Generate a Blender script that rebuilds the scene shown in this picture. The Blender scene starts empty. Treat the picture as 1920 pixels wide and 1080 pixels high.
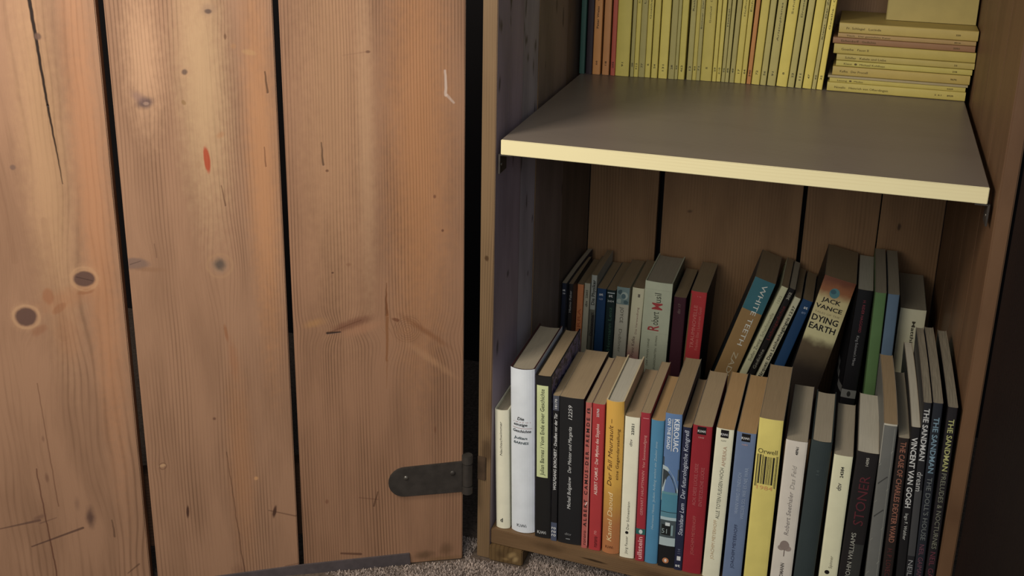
import bpy, bmesh, math, random
from mathutils import Matrix, Vector

K = 0.00104            # one drawing millimetre in metres
rnd = random.Random(7)
scene = bpy.context.scene
col = scene.collection

# ------------------------------------------------------------------ camera
YAW, PITCH, ROLL = -0.2863275, 0.3325328, 0.02052605
cy_, sy_, cp_, sp_ = math.cos(YAW), math.sin(YAW), math.cos(PITCH), math.sin(PITCH)
fwd = Vector((sy_ * cp_, cy_ * cp_, -sp_)); right = Vector((cy_, -sy_, 0)); up = right.cross(fwd)
cr, sr = math.cos(ROLL), math.sin(ROLL)
R_ = right * cr + up * sr; U_ = -right * sr + up * cr
cam_d = bpy.data.cameras.new('camera'); cam = bpy.data.objects.new('camera', cam_d); col.objects.link(cam)
cam_d.sensor_width = 36; cam_d.lens = 2181.338 / 1920 * 36; cam_d.shift_y = -(540 - 405.2388) / 1920
cam_d.clip_start = 0.01
M = Matrix.Identity(4)
for i in range(3):
    M[i][0] = R_[i]; M[i][1] = U_[i]; M[i][2] = -fwd[i]
M.translation = Vector((319.9304, -1043.1378, 298.2752)) * K
cam.matrix_world = M
scene.camera = cam

# ------------------------------------------------------------------ light and exposure
world = bpy.data.worlds.new('room_light'); scene.world = world; world.use_nodes = True
world.node_tree.nodes['Background'].inputs[0].default_value = (0.75, 0.85, 1.0, 1)
world.node_tree.nodes['Background'].inputs[1].default_value = 0.17

def area(name, loc, target, size, power, colr, sy=None):
    d = bpy.data.lights.new(name, 'AREA'); d.energy = power; d.color = colr; d.size = size
    if sy: d.shape = 'RECTANGLE'; d.size_y = sy
    o = bpy.data.objects.new(name, d); col.objects.link(o)
    o.location = Vector(loc) * K
    o.rotation_euler = (Vector(target) * K - Vector(loc) * K).to_track_quat('-Z', 'Y').to_euler()
    return o
area('ceiling_lamp', (-480, -660, 640), (-300, 0, 40), 0.34, 8.6, (1.0, 0.89, 0.77))
area('front_fill', (-90, -1030, 360), (60, 0, -260), 0.5, 6.4, (1.0, 0.94, 0.84))  # unseen fill, added to brighten the book fronts
area('cool_fill', (640, -1900, 600), (60, 150, -100), 1.2, 7.2, (0.86, 0.92, 1.0), 0.9)  # unseen broad bluish fill, added to lift the left wall and interior
scene.view_settings.view_transform = 'Standard'
scene.view_settings.look = 'None'
scene.view_settings.gamma = 1.0
scene.view_settings.use_curve_mapping = False
scene.view_settings.exposure = 0.0
scene.cycles.max_bounces = 6

# ------------------------------------------------------------------ material helpers
def lin(c):
    return tuple(((v / 255) / 12.92 if v / 255 <= 0.04045 else ((v / 255 + 0.055) / 1.055) ** 2.4) for v in c)

class NT:
    """small expression builder over shader nodes"""
    def __init__(s, name):
        s.m = bpy.data.materials.new(name); s.m.use_nodes = True
        s.t = s.m.node_tree; s.n = s.t.nodes; s.b = s.n['Principled BSDF']
        s.tc = s.n.new('ShaderNodeTexCoord')
    def link(s, a, b): s.t.links.new(a, b)
    def math(s, op, *a, clamp=False):
        nd = s.n.new('ShaderNodeMath'); nd.operation = op; nd.use_clamp = clamp
        for i, v in enumerate(a):
            if isinstance(v, X): s.link(v.s, nd.inputs[i])
            else: nd.inputs[i].default_value = v
        return X(s, nd.outputs[0])
    def comb(s, x, y, z):
        nd = s.n.new('ShaderNodeCombineXYZ')
        for i, v in enumerate((x, y, z)):
            if isinstance(v, X): s.link(v.s, nd.inputs[i])
            else: nd.inputs[i].default_value = v
        return nd.outputs[0]
    def xyz(s):
        nd = s.n.new('ShaderNodeSeparateXYZ'); s.link(s.tc.outputs['Object'], nd.inputs[0])
        return [X(s, o) * (1 / K) for o in nd.outputs]
    def noise(s, vec, scale=1.0, detail=2.0, rough=0.5):
        nd = s.n.new('ShaderNodeTexNoise'); s.link(vec, nd.inputs['Vector'])
        nd.inputs['Scale'].default_value = scale; nd.inputs['Detail'].default_value = detail
        nd.inputs['Roughness'].default_value = rough
        return X(s, nd.outputs['Fac'])
    def ss(s, v, lo, hi, a=0.0, b=1.0):
        nd = s.n.new('ShaderNodeMapRange'); nd.interpolation_type = 'SMOOTHSTEP'
        s.link(v.s, nd.inputs[0])
        for i, q in enumerate((lo, hi, a, b)): 
            if isinstance(q, X): s.link(q.s, nd.inputs[i + 1])
            else: nd.inputs[i + 1].default_value = q
        return X(s, nd.outputs[0])
    def mix(s, f, a, b):
        nd = s.n.new('ShaderNodeMix'); nd.data_type = 'RGBA'
        if isinstance(f, X): s.link(f.s, nd.inputs[0])
        else: nd.inputs[0].default_value = f
        for i, v in ((6, a), (7, b)):
            if isinstance(v, tuple): nd.inputs[i].default_value = (*v, 1)
            else: s.link(v, nd.inputs[i])
        return nd.outputs[2]
    def bump(s, h, strength, dist):
        nd = s.n.new('ShaderNodeBump'); s.link(h.s, nd.inputs['Height'])
        nd.inputs['Strength'].default_value = strength; nd.inputs['Distance'].default_value = dist
        s.link(nd.outputs[0], s.b.inputs['Normal'])
class X:
    def __init__(s, nt, sock): s.nt = nt; s.s = sock
    def __add__(s, o): return s.nt.math('ADD', s, o)
    __radd__ = __add__
    def __sub__(s, o): return s.nt.math('SUBTRACT', s, o)
    def __rsub__(s, o): return s.nt.math('SUBTRACT', o, s)
    def __mul__(s, o): return s.nt.math('MULTIPLY', s, o)
    __rmul__ = __mul__
    def __pow__(s, o): return s.nt.math('POWER', s, o)

def simple(name, c, rough=0.55, spec=0.3, metal=0.0, var=0.06, vs=60, bump=0.0):
    t = NT(name); c = lin(c)
    n = t.noise(t.tc.outputs['Object'], vs, 3)
    k = t.ss(n, 0.25, 0.75)
    t.link(t.mix(k, tuple(v * (1 - var) for v in c), tuple(min(1, v * (1 + var)) for v in c)), t.b.inputs['Base Color'])
    t.b.inputs['Roughness'].default_value = rough; t.b.inputs['Specular IOR Level'].default_value = spec
    t.b.inputs['Metallic'].default_value = metal
    if bump: t.bump(n, bump, 0.001)
    return t.m
_cards = {}
def card(c, rough=0.5):
    L = .3 * c[0] + .59 * c[1] + .11 * c[2]; c = tuple(round((v * .80 + L * .20) * .97) for v in c)
    k = (tuple(c), rough)
    if k not in _cards: _cards[k] = simple('printed_card', c, rough, 0.35, 0, 0.05, 45)
    return _cards[k]
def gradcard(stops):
    """printed colour and any painted-in shade along the spine: [(height mm, rgb), ...] from foot to head"""
    t = NT('card_print_and_shade'); x, y, z = t.xyz()
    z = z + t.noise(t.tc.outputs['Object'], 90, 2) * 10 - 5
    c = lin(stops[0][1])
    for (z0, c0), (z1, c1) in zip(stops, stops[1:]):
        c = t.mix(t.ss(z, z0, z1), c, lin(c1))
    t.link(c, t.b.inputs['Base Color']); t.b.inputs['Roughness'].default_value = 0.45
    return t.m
def paper(name, c, line=0.22, axis=0):
    """page edges: fine lines from one sheet to the next"""
    t = NT(name); p = t.xyz(); c = lin(c)
    q = p[axis]
    o = [0, 0, 0]
    v = t.comb(p[0] * (2.6 if axis == 0 else .03), p[1] * .03, p[2] * (2.6 if axis == 2 else .03))
    n = t.noise(v, 1.0, 2, .6)
    b = t.noise(t.tc.outputs['Object'], 25, 2)
    k = t.ss(n, .35, .7) * line + b * .12
    t.link(t.mix(k, c, tuple(x * .45 for x in c)), t.b.inputs['Base Color'])
    t.b.inputs['Roughness'].default_value = .85; t.b.inputs['Specular IOR Level'].default_value = .1
    t.bump(n, .25, .0004)
    return t.m
def wood(name, light, dark, across=0, along=2, P=3.2, warp=14, seed=0.0, feats=(), knots=(), line=.55, broad=.35, rough=.5,
         spec=.25, bump=.25, fig=1.0, fine=0.3):
    """softwood: grain lines (early and late wood) that run along one axis, are pushed apart around knots, and carry marks"""
    t = NT(name); p = t.xyz(); x, z = p[across], p[along]; light, dark = lin(light), lin(dark)
    other = p[3 - across - along]
    g = x
    for (kx, kz, a, b, amp) in knots:
        dx = x - kx; dz = z - kz
        e = t.math('EXPONENT', (dx * dx) * (-1 / (a * a)) + (dz * dz) * (-1 / (b * b)))
        g = g - dx * e * amp
    w = t.noise(t.comb(x * .012 + seed, z * .0035 + seed * 1.7, other * .004), 1, 2) * warp
    g = g + w
    freqmod = t.noise(t.comb(g * .02 + seed * 3.1, z * .0012, 0.0), 1, 1)
    ph = g * (1 / P) + freqmod * 5.5
    s = t.math('SINE', ph * 6.2832) * .5 + .5
    late = s ** 3.0
    amp = t.ss(t.noise(t.comb(g * .03 + 7 + seed, z * .004, 1.3), 1, 2), .3, .7)
    fib = t.noise(t.comb(g * 1.3 + seed, z * .03, other * .1), 1, 3, .6)
    br = t.noise(t.comb(g * .03 + seed * 2, z * .006 + 4, other * .01), 1, 3)
    k = late * amp * line * fig + fib * fine + t.ss(br, .25, .75) * broad
    k = t.math('ADD', k, -.28, clamp=True)
    c = t.mix(k, light, dark)
    h = late * amp + fib
    for f in feats:
        if f[0] == 'blob':
            _, cx, cz, rx, rz, rot, colr, st, soft = f
            dx = x - cx; dz = z - cz; ca, sa = math.cos(math.radians(rot)), math.sin(math.radians(rot))
            u = (dx * ca + dz * sa) * (1 / rx); v = (dz * ca - dx * sa) * (1 / rz)
            wa = min(.7, soft * .9); wob = t.noise(t.comb(x * .18 + cx, z * .12, 0.0), 1, 2) * wa
            r = t.math('SQRT', u * u + v * v) + wob - wa / 2
            m = t.ss(r, 1 - soft, 1 + soft * .4, st, 0.0)
            c = t.mix(m, c, lin(colr))
        elif f[0] == 'ring':
            _, cx, cz, r0, wd, colr, st = f
            dx = x - cx; dz = z - cz
            r = t.math('SQRT', dx * dx + dz * dz) + t.noise(t.comb(x * .1, z * .1, 0.0), 1, 1) * 2.5 - 1.2
            d = t.math('ABSOLUTE', r - r0)
            c = t.mix(t.ss(d, 0.0, wd, st, 0.0), c, lin(colr))
        elif f[0] == 'knotgrain':
            _, cx, cz, R, colr, st = f
            dx = x - cx; dz = z - cz
            r = t.math('SQRT', dx * dx + dz * dz)
            s2 = t.math('SINE', r * 2.6 + fib * 5) * .5 + .5
            c = t.mix(s2 * t.ss(r, R * .9, R, st, 0.0), c, lin(colr))
        elif f[0] == 'seg':
            _, x0, z0, x1, z1, w0, w1, colr, st = f
            L = (x1 - x0) ** 2 + (z1 - z0) ** 2
            wx = x + t.noise(t.comb(z * .05 + x0, 0.0, 0.0), 1, 2) * 3 - 1.5
            dx = wx - x0; dz = z - z0
            hh = t.math('MULTIPLY', dx * (x1 - x0) + dz * (z1 - z0), 1 / L, clamp=True)
            ex = dx - hh * (x1 - x0); ez = dz - hh * (z1 - z0)
            d = t.math('SQRT', ex * ex + ez * ez)
            wdt = hh * (w1 - w0) + w0
            m = t.ss(d - wdt, -.5, .7, st * (.72 if max(w0, w1) < 1 else 1), 0.0)
            c = t.mix(m, c, lin(colr))
            if st > .8: h = h - m * 3
    t.link(c, t.b.inputs['Base Color'])
    t.b.inputs['Roughness'].default_value = rough; t.b.inputs['Specular IOR Level'].default_value = spec
    if bump: t.bump(h, bump, .0006)
    return t.m

# ------------------------------------------------------------------ mesh helpers (coordinates in drawing mm)
def link(name, me, parent=None, loc=None):
    o = bpy.data.objects.new(name, me); col.objects.link(o)
    if parent: o.parent = parent
    if loc: o.location = Vector(loc) * K
    return o
def build(name, verts, faces, mats, parent=None, mi=None, smooth=False):
    me = bpy.data.meshes.new(name)
    me.from_pydata([Vector(v) * K for v in verts], [], faces)
    for m in (mats if isinstance(mats, (list, tuple)) else [mats]): me.materials.append(m)
    if mi: me.polygons.foreach_set('material_index', mi)
    if smooth: me.polygons.foreach_set('use_smooth', [True] * len(me.polygons))
    me.update()
    return link(name, me, parent)
def empty(name, loc, rot=(0, 0, 0)):
    o = bpy.data.objects.new(name, None); col.objects.link(o); o.location = Vector(loc) * K; o.rotation_euler = rot
    o.empty_display_size = .01
    return o
def tag(o, label, cat, group=None):
    o['label'] = label; o['category'] = cat
    if group: o['group'] = group
    return o
def bevel_box(name, pts_bottom, z0, z1, mats, parent=None, bev=1.0, frontmat=False, zf=None, wob=0):
    """prism over a 4-corner footprint, edges bevelled; frontmat: faces that look to -Y take material 1"""
    bm = bmesh.new()
    a = [bm.verts.new((x, y, z0)) for x, y in pts_bottom]; b = [bm.verts.new((x, y, z1)) for x, y in pts_bottom]
    bm.faces.new(a[::-1]); bm.faces.new(b)
    n = len(a)
    for i in range(n): bm.faces.new((a[i], a[(i + 1) % n], b[(i + 1) % n], b[i]))
    bmesh.ops.recalc_face_normals(bm, faces=bm.faces)
    bmesh.ops.bevel(bm, geom=bm.edges[:], offset=bev, segments=2, affect='EDGES')
    bmesh.ops.recalc_face_normals(bm, faces=bm.faces)
    if wob:
        for v in bm.verts:
            v.co.x += rnd.uniform(-wob, wob)
    if frontmat:
        for f in bm.faces:
            if f.normal.y < -.5: f.material_index = 1
    for v in bm.verts: v.co *= K
    me = bpy.data.meshes.new(name); bm.to_mesh(me); bm.free()
    for m in (mats if isinstance(mats, (list, tuple)) else [mats]): me.materials.append(m)
    return link(name, me, parent)
def rect(x0, x1, y0, y1): return [(x0, y0), (x1, y0), (x1, y1), (x0, y1)]

# ------------------------------------------------------------------ the room: floor with carpet, wall behind
FZ = -485.0
carpet_m = simple('carpet_backing', (92, 80, 70), .95, .05, 0, .3, 300)
fl = build('floor', [(-2600, -3000, FZ), (2600, -3000, FZ), (2600, 700, FZ), (-2600, 700, FZ)], [(0, 1, 2, 3)], carpet_m)
fl['kind'] = 'structure'
def tufts():
    vs, fs, mi = [], [], []
    for (x0, x1, y0, y1, stp) in ((-190, 330, -75, 36, 1.9),):
        y = y0
        while y < y1:
            x = x0
            while x < x1:
                px, py = x + rnd.uniform(-.9, .9), y + rnd.uniform(-.9, .9); x += stp
                # keep clear of the feet and the side board standing on the carpet
                if -28 < px < 37 and py > -1: continue
                u = (px + 35.3) * .894 + (py + 4) * .447; v = -(px + 35.3) * .447 + (py + 4) * .894
                if u < 2 and -4 < v < 24: continue
                h = rnd.uniform(1.8, 3.4); r = rnd.uniform(.75, 1.2); a = rnd.uniform(0, 6.28); b = len(vs)
                tx, ty = px + rnd.uniform(-1.3, 1.3), py + rnd.uniform(-1.3, 1.3)
                for k in range(3):
                    vs.append((px + r * math.cos(a + k * 2.094), py + r * math.sin(a + k * 2.094), FZ + .02))
                for k in range(3):
                    vs.append((tx + r * .75 * math.cos(a + .5 + k * 2.094), ty + r * .75 * math.sin(a + .5 + k * 2.094), FZ + h * .8))
                vs.append((tx, ty, FZ + h))
                q = rnd.randrange(3)
                for k in range(3):
                    k2 = (k + 1) % 3
                    fs += [(b + k, b + k2, b + 3 + k2, b + 3 + k), (b + 3 + k, b + 3 + k2, b + 6)]; mi += [q, q]
            y += stp
    o = build('carpet_pile', vs, fs, [simple('pile_light', (176, 160, 148), .95, .05, 0, .2, 200),
              simple('pile_mid', (154, 139, 128), .95, .05, 0, .2, 200), simple('pile_dark', (130, 117, 108), .95, .05, 0, .2, 200)], fl, mi)
    o['kind'] = 'stuff'
tufts()
wall_m = simple('wall_shade_colour', (34, 32, 32), .9, .1, 0, .1, 5)  # near-black colour stands in for the unlit space around the cabinet
wb = build('wall_back', [(-2600, 470, FZ), (2600, 470, FZ), (2600, 470, 1600), (-2600, 470, 1600),
                         (-2600, 490, FZ), (2600, 490, FZ), (2600, 490, 1600), (-2600, 490, 1600)],
           [(0, 1, 2, 3), (5, 4, 7, 6), (3, 2, 6, 7), (1, 0, 4, 5)], wall_m)
wb['kind'] = 'structure'

# ------------------------------------------------------------------ the cabinet
cab = tag(empty('cabinet', (220, -5, FZ)), 'rustic open pine cabinet with plank door swung out to the left', 'cabinet')
def incab(o):
    o.parent = cab; o.matrix_parent_inverse = Matrix.Translation(cab.location).inverted(); return o
raw_l, raw_d = (150, 118, 82), (92, 64, 40)
edge_m = wood('raw_plank_edge', (122, 98, 70), (70, 52, 35), 0, 2, 2.6, 8, 3.3, line=.6,
              feats=[('blob', -15, -128, 2.6, 3.4, 0, (70, 48, 28), .9, .5), ('blob', -12, -350, 7, 18, 0, (60, 44, 30), .6, .6),
                     ('blob', -9, -300, 5, 26, 0, (78, 56, 34), .4, .7)])
grey_l = [(118, 106, 116), (122, 116, 122), (104, 92, 90), (88, 76, 66)]
def side_wall_mat(i, l, d):
    r = random.Random(i + 40)
    f = [('blob', r.uniform([10, 97, 160, 290][i], [96, 157, 284, 430][i]), r.uniform(-60, 130) if q < 9 else r.uniform(-380, 0), r.uniform(1.5, 5), r.uniform(4, 13), r.uniform(-8, 8), (52, 44, 44), .75, .8) for q in range(13)]
    return wood('stained_side_board', l, d, 1, 2, 4.5, 12, 5.0 + i, feats=f, line=.3, broad=.5, rough=.55)
TOPZ = 330.0
yb = [(7.0, 96.5), (97.0, 157), (157.8, 285), (286, 440)]
for i, (a, b) in enumerate(yb):
    c = [(156, 142, 154), (170, 164, 174), (132, 118, 112), (112, 98, 86)][i]
    x0 = -22 if i == 0 else -21
    xi = -7.0 - (.4 if i % 2 else 0)
    ob = bevel_box('side_plank', [(x0, a), (xi, a - (0.8 if i == 0 else 0)), (xi, b), (x0, b)], FZ + .3, TOPZ,
                   [side_wall_mat(i, c, tuple(int(v * .55) for v in c)), edge_m], None, .7, frontmat=True)
    incab(ob)
rside = [(-18.0, 90), (91, 205), (206, 318), (319, 440)]
for i, (a, b) in enumerate(rside):
    m = wood('brown_side_board', (108, 80, 56), (74, 51, 34), 1, 2, 4.0, 16, 9.0 + i * 2.3, line=.35, broad=.55,
             feats=[('seg', -12, -170, -14, -290, .35, .25, (190, 160, 120), .5), ('blob', -6, -252, 5, 7, 0, (60, 38, 24), .6, .7),
                    ('blob', 20, -20, 2, 6, 0, (60, 34, 20), .6, .6), ('blob', 250, -190, 3, 6, 0, (50, 34, 24), .8, .6)] if i < 3 else ())
    ob = bevel_box('side_plank', rect(450.5, 464.0 if i == 0 else 463.2, a, b), FZ + .3, TOPZ, m, None, 1.2 if i == 0 else .7)
    incab(ob)
bx = [(-6.5, 87), (94.5, 275.2), (280.8, 371.9), (373.6, 449.8)]
for i, (a, b) in enumerate(bx):
    m = wood('back_board', (138, 106, 74), (90, 64, 42), 0, 2, 3.6, 18, 21.0 + i * 3.7, line=.4, broad=.5,
             feats=[('blob', 131, -200, 4, 2.5, 15, (70, 48, 32), .6, .7), ('blob', 398, -190, 2.5, 6, 0, (54, 38, 26), .8, .6)] if i in (1, 3) else ())
    incab(bevel_box('back_plank', rect(a, b, 440.5 + (i % 2), 452), FZ + 20, TOPZ, m, None, .7))
base_m = wood('base_board_wood', (120, 94, 66), (70, 50, 33), 2, 0, 2.8, 10, 31.0, line=.6, broad=.5,
              feats=[('blob', -457.0, 112, 1.5, 15, 2, (40, 28, 18), .85, .5), ('blob', -453, 62, 6, 20, 0, (60, 44, 28), .5, .9), ('blob', -457, 180, 6, 26, 0, (58, 42, 28), .45, .9)])
incab(bevel_box('base_board', [(-6.8, 8.4), (450.3, -21), (450.3, 440), (-6.8, 440)], -465.6, -447.2, base_m, None, 1.0))
foot_m = wood('foot_block_wood', (118, 94, 62), (72, 54, 32), 0, 2, 5, 20, 12.0, line=.3, broad=.8,
              feats=[('blob', 19, -473, 7, 3.4, 35, (166, 138, 94), .6, .9), ('blob', 24, -477, 3, 5, -30, (172, 146, 102), .6, .8), ('blob', 13, -479, 5, 2, 0, (150, 122, 80), .6, .9), ('blob', 6, -474, 5, 5, 0, (66, 50, 32), .6, .8)])
for (xa, xb, ya, yc) in ((-6.6, 31.5, 3.2, 46), (412, 450, -15, 30), (-6.6, 31.5, 390, 430), (412, 450, 390, 430)):
    incab(bevel_box('foot', rect(xa, xb, ya, yc), FZ + .3, -465.9, foot_m, None, 1.2))
incab(bevel_box('top_board', [(-22, 7), (464, -18), (464, 452), (-22, 452)], TOPZ + .3, TOPZ + 18, base_m, None, 1.0))

# ------------------------------------------------------------------ doors (plank, hinges, strip)
def capsule_plate(name, x0, x1, zc0, zc1, h0, h1, y0, y1, mat, parent, n=14):
    """strap: round at x0, straight at x1; thickness y0..y1, edges softened"""
    pts = []
    for i in range(n + 1):
        a = math.pi / 2 + math.pi * i / n
        pts.append((x0 + h0 / 2 + h0 / 2 * math.cos(a), zc0 + h0 / 2 * math.sin(a)))
    pts = pts + [(x1, zc1 - h1 / 2), (x1, zc1 + h1 / 2)]
    bm = bmesh.new()
    f = bm.faces.new([bm.verts.new((x, y1, z)) for x, z in pts])
    r = bmesh.ops.extrude_face_region(bm, geom=[f])
    vs = [e for e in r['geom'] if isinstance(e, bmesh.types.BMVert)]
    for v in vs: v.co.y = y0
    bmesh.ops.recalc_face_normals(bm, faces=bm.faces)
    bmesh.ops.bevel(bm, geom=[e for e in bm.edges if all(abs(v.co.y - y0) < 1e-6 for v in e.verts)], offset=.7, segments=2, affect='EDGES')
    for v in bm.verts: v.co *= K
    me = bpy.data.meshes.new(name); bm.to_mesh(me); bm.free(); me.materials.append(mat)
    return link(name, me, parent)
def lathe_dome(name, x, z, r, h, y, mat, parent):
    vs, fs = [], []; n = 14
    prof = [(r, 0), (r * .92, h * .5), (r * .6, h * .9), (0.01, h)]
    for (rr, hh) in prof:
        for k in range(n): vs.append((x + rr * math.cos(k * 6.2832 / n), y - hh, z + rr * math.sin(k * 6.2832 / n)))
    for j in range(3):
        for k in range(n): fs.append((j * n + k, j * n + (k + 1) % n, (j + 1) * n + (k + 1) % n, (j + 1) * n + k))
    return build(name, vs, fs, mat, parent, smooth=True)
def tube(name, x, y, z0, z1, r, mat, parent, n=18):
    bm = bmesh.new()
    bmesh.ops.create_cone(bm, cap_ends=True, segments=n, radius1=r, radius2=r, depth=z1 - z0, matrix=Matrix.Translation((x, y, (z0 + z1) / 2)))
    bmesh.ops.bevel(bm, geom=[e for e in bm.edges if abs(e.verts[0].co.z - e.verts[1].co.z) < 1e-5], offset=.6, segments=2, affect='EDGES')
    for v in bm.verts: v.co *= K
    me = bpy.data.meshes.new(name); bm.to_mesh(me); bm.free(); me.materials.append(mat)
    return link(name, me, parent)

PL, PD = (158, 121, 94), (94, 67, 49)
DKN = (62, 46, 40); CR = (26, 14, 9)
featA = [('blob', -390, -10, 24, 200, 0, (196, 158, 116), .4, .9), ('blob', -352, -60, 16, 300, 0, (188, 132, 92), .5, .9),
  ('blob', -367.4, -130.8, 15, 15, 0, (190, 150, 112), .45, .6), ('blob', -424.3, -167.2, 15, 15, 0, (190, 150, 114), .45, .6),
  ('blob', -385, -150, 30, 12, 20, (166, 116, 82), .45, .8),
  ('blob', -402, -147, 6, 9, 0, (150, 102, 72), .75, .4), ('blob', -393, -160, 9, 4, 40, (148, 102, 72), .7, .4),
  ('blob', -388, -185, 14, 34, 0, (160, 112, 80), .35, .8), ('blob', -414, -182, 9, 5, 30, (140, 96, 70), .6, .6),
  ('blob', -367, -144, 9, 3, 10, (140, 92, 62), .6, .5),
  ('blob', -367.4, -130.8, 10.6, 8.6, 0, (92, 68, 60), .95, .22), ('seg', -374, -128.5, -360, -133, .3, .25, (40, 26, 22), .8),
  ('blob', -424.3, -167.2, 10.4, 10.2, 0, (92, 68, 60), .95, .22), ('ring', -424.3, -167.2, 12.2, 2.2, (184, 146, 110), .5),
  ('ring', -367.4, -130.8, 12.2, 2.0, (184, 144, 108), .45),
  ('seg', -388.1, 136, -382.8, 40, 1.5, .9, CR, .97), ('seg', -382.8, 40, -377.1, -35, 1.0, .15, CR, .95),
  ('blob', -384.8, 103, 3.4, 3.6, 0, (100, 76, 64), .9, .5), ('blob', -419.3, -17.6, 3, 3, 0, (112, 88, 76), .85, .5),
  ('seg', -421.8, -239, -416.3, -379, .25, .35, (92, 58, 42), .85), ('seg', -433.1, -334, -425.8, -470, .4, .7, (70, 30, 22), .95),
  ('blob', -386.5, -394.7, 5, 14, 0, (80, 58, 52), .85, .9), ('blob', -398, -378, 3, 9, 0, (120, 90, 74), .5, .9),
  ('seg', -475, -400, -436, -393.5, .5, 1.3, (86, 62, 54), .7), ('seg', -436, -397, -420, -392, .8, .4, (86, 62, 54), .6),
  ('seg', -447, -424, -395.5, -406.5, .6, 1.2, (74, 52, 46), .75), ('blob', -436, -390, 8, 3, 20, (110, 80, 66), .6, .7),
  ('seg', -366, -400, -365, -420, .5, .9, (66, 44, 34), .8), ('seg', -355.6, -466, -344, -456, .5, .9, (70, 48, 40), .8),
  ('blob', -424, -345, 2, 6, 0, (110, 78, 62), .6, .8), ('blob', -423, -300, 1.6, 4, 0, (110, 78, 62), .5, .8),
  ('seg', -398, -70, -392, -190, 3, 5, (112, 78, 56), .12), ('seg', -436, 20, -428, -110, 1.5, 3, (118, 82, 60), .12)]
knotA = [(-367.4, -130.8, 20, 52, .78), (-424.3, -167.2, 22, 60, .78), (-386, -400, 9, 40, .5)]
featB = [('blob', -245, 60, 26, 150, 0, (204, 172, 130), .5, .9), ('blob', -195, -20, 16, 220, 0, (196, 138, 90), .45, .9),
  ('blob', -296, 80, 20, 80, 0, (206, 164, 128), .55, .9),
  ('blob', -297.4, 40.5, 9, 6, 10, (84, 66, 66), .85, .7), ('blob', -303, 46, 9, 5, -40, (128, 100, 92), .6, .8), ('blob', -296.5, 39.8, 3.2, 2, 0, (160, 130, 112), .7, .5),
  ('blob', -260.2, 68.7, 6, 6, 0, (176, 140, 108), .6, .6), ('blob', -260.2, 68.7, 3, 3, 0, (96, 76, 66), .85, .5),
  ('blob', -235.6, 126.2, 8, 6, 0, (150, 120, 96), .6, .7), ('blob', -235.6, 124.2, 3.6, 2.4, 0, (88, 70, 62), .85, .5),
  ('blob', -222, 101, 1.4, 3.2, 0, (110, 80, 58), .85, .5), ('blob', -215, 92, 3, 3, 0, (160, 118, 84), .7, .6), ('blob', -201, 86, 7, 3, -10, (176, 138, 96), .6, .6),
  ('blob', -245.7, -15.5, 3.2, 14, 4, (164, 66, 40), .9, .35), ('blob', -254, -21, 4, 4, 0, (160, 124, 94), .5, .7), ('blob', -232, 8, 5, 3, 30, (166, 120, 84), .6, .7),
  ('blob', -263, 40, 2, 3, 30, (140, 108, 72), .8, .5),
  ('ring', -240.4, -123.2, 12, 2.4, (168, 132, 98), .4), ('blob', -240.4, -123.2, 9, 9, 0, (150, 122, 98), .6, .5), ('blob', -240.4, -122.2, 6, 7, 0, (88, 76, 68), .9, .7),
  ('blob', -320, -117.5, 15, 6.5, -4, (122, 98, 86), .85, .35), ('blob', -306, -124, 17, 3, -4, (140, 104, 78), .7, .7), ('seg', -324, -118, -314, -115, .3, .2, (50, 36, 32), .8),
  ('seg', -187.8, 67.5, -186.5, 48, .5, .9, CR, .9), ('seg', -192, -5, -191.5, -24, .3, .5, (80, 44, 30), .85),
  ('seg', -233.6, -42, -231.5, -62, .3, .6, (70, 40, 28), .85), ('seg', -300, -98, -299, -112, .3, .3, (80, 52, 40), .7),
  ('blob', -289.7, -397, 1.7, 8, -3, (66, 42, 34), .9, .5), ('blob', -201, -405, 2.2, 8, -12, (66, 42, 34), .9, .5),
  ('seg', -207, -403, -178, -413, .5, .7, (74, 48, 38), .75), ('seg', -246, -330, -235.4, -485, .25, .55, (60, 34, 26), .92),
  ('blob', -310.7, -340, 4.4, 2.0, 10, (196, 158, 118), .6, .6), ('ring', -310.7, -341, 3.5, .9, (96, 66, 48), .55),
  ('blob', -238.7, -195, 2, 10, 6, (140, 92, 62), .7, .6), ('blob', -233, -225, 5, 26, 4, (150, 102, 72), .45, .8), ('blob', -256, -290, 2, 2, 0, (90, 60, 48), .7, .6),
  ('blob', -232, -345, 14, 120, 0, (184, 130, 88), .3, .9), ('blob', -218, -363, 2.5, 2.5, 0, (200, 150, 104), .7, .6),
  ('blob', -240, -478, 8, 14, 20, (110, 76, 58), .4, .8), ('seg', -192, -474, -178, -472, .6, .8, (96, 66, 50), .6)]
knotB = [(-240.4, -123.2, 18, 46, .72), (-320, -118, 18, 24, .55), (-297.4, 40.5, 12, 26, .5), (-310.7, -340, 8, 14, .5), (-235.6, 126, 10, 20, .5), (-260, 69, 8, 18, .5), (-238, 20, 10, 60, .4)]
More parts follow.
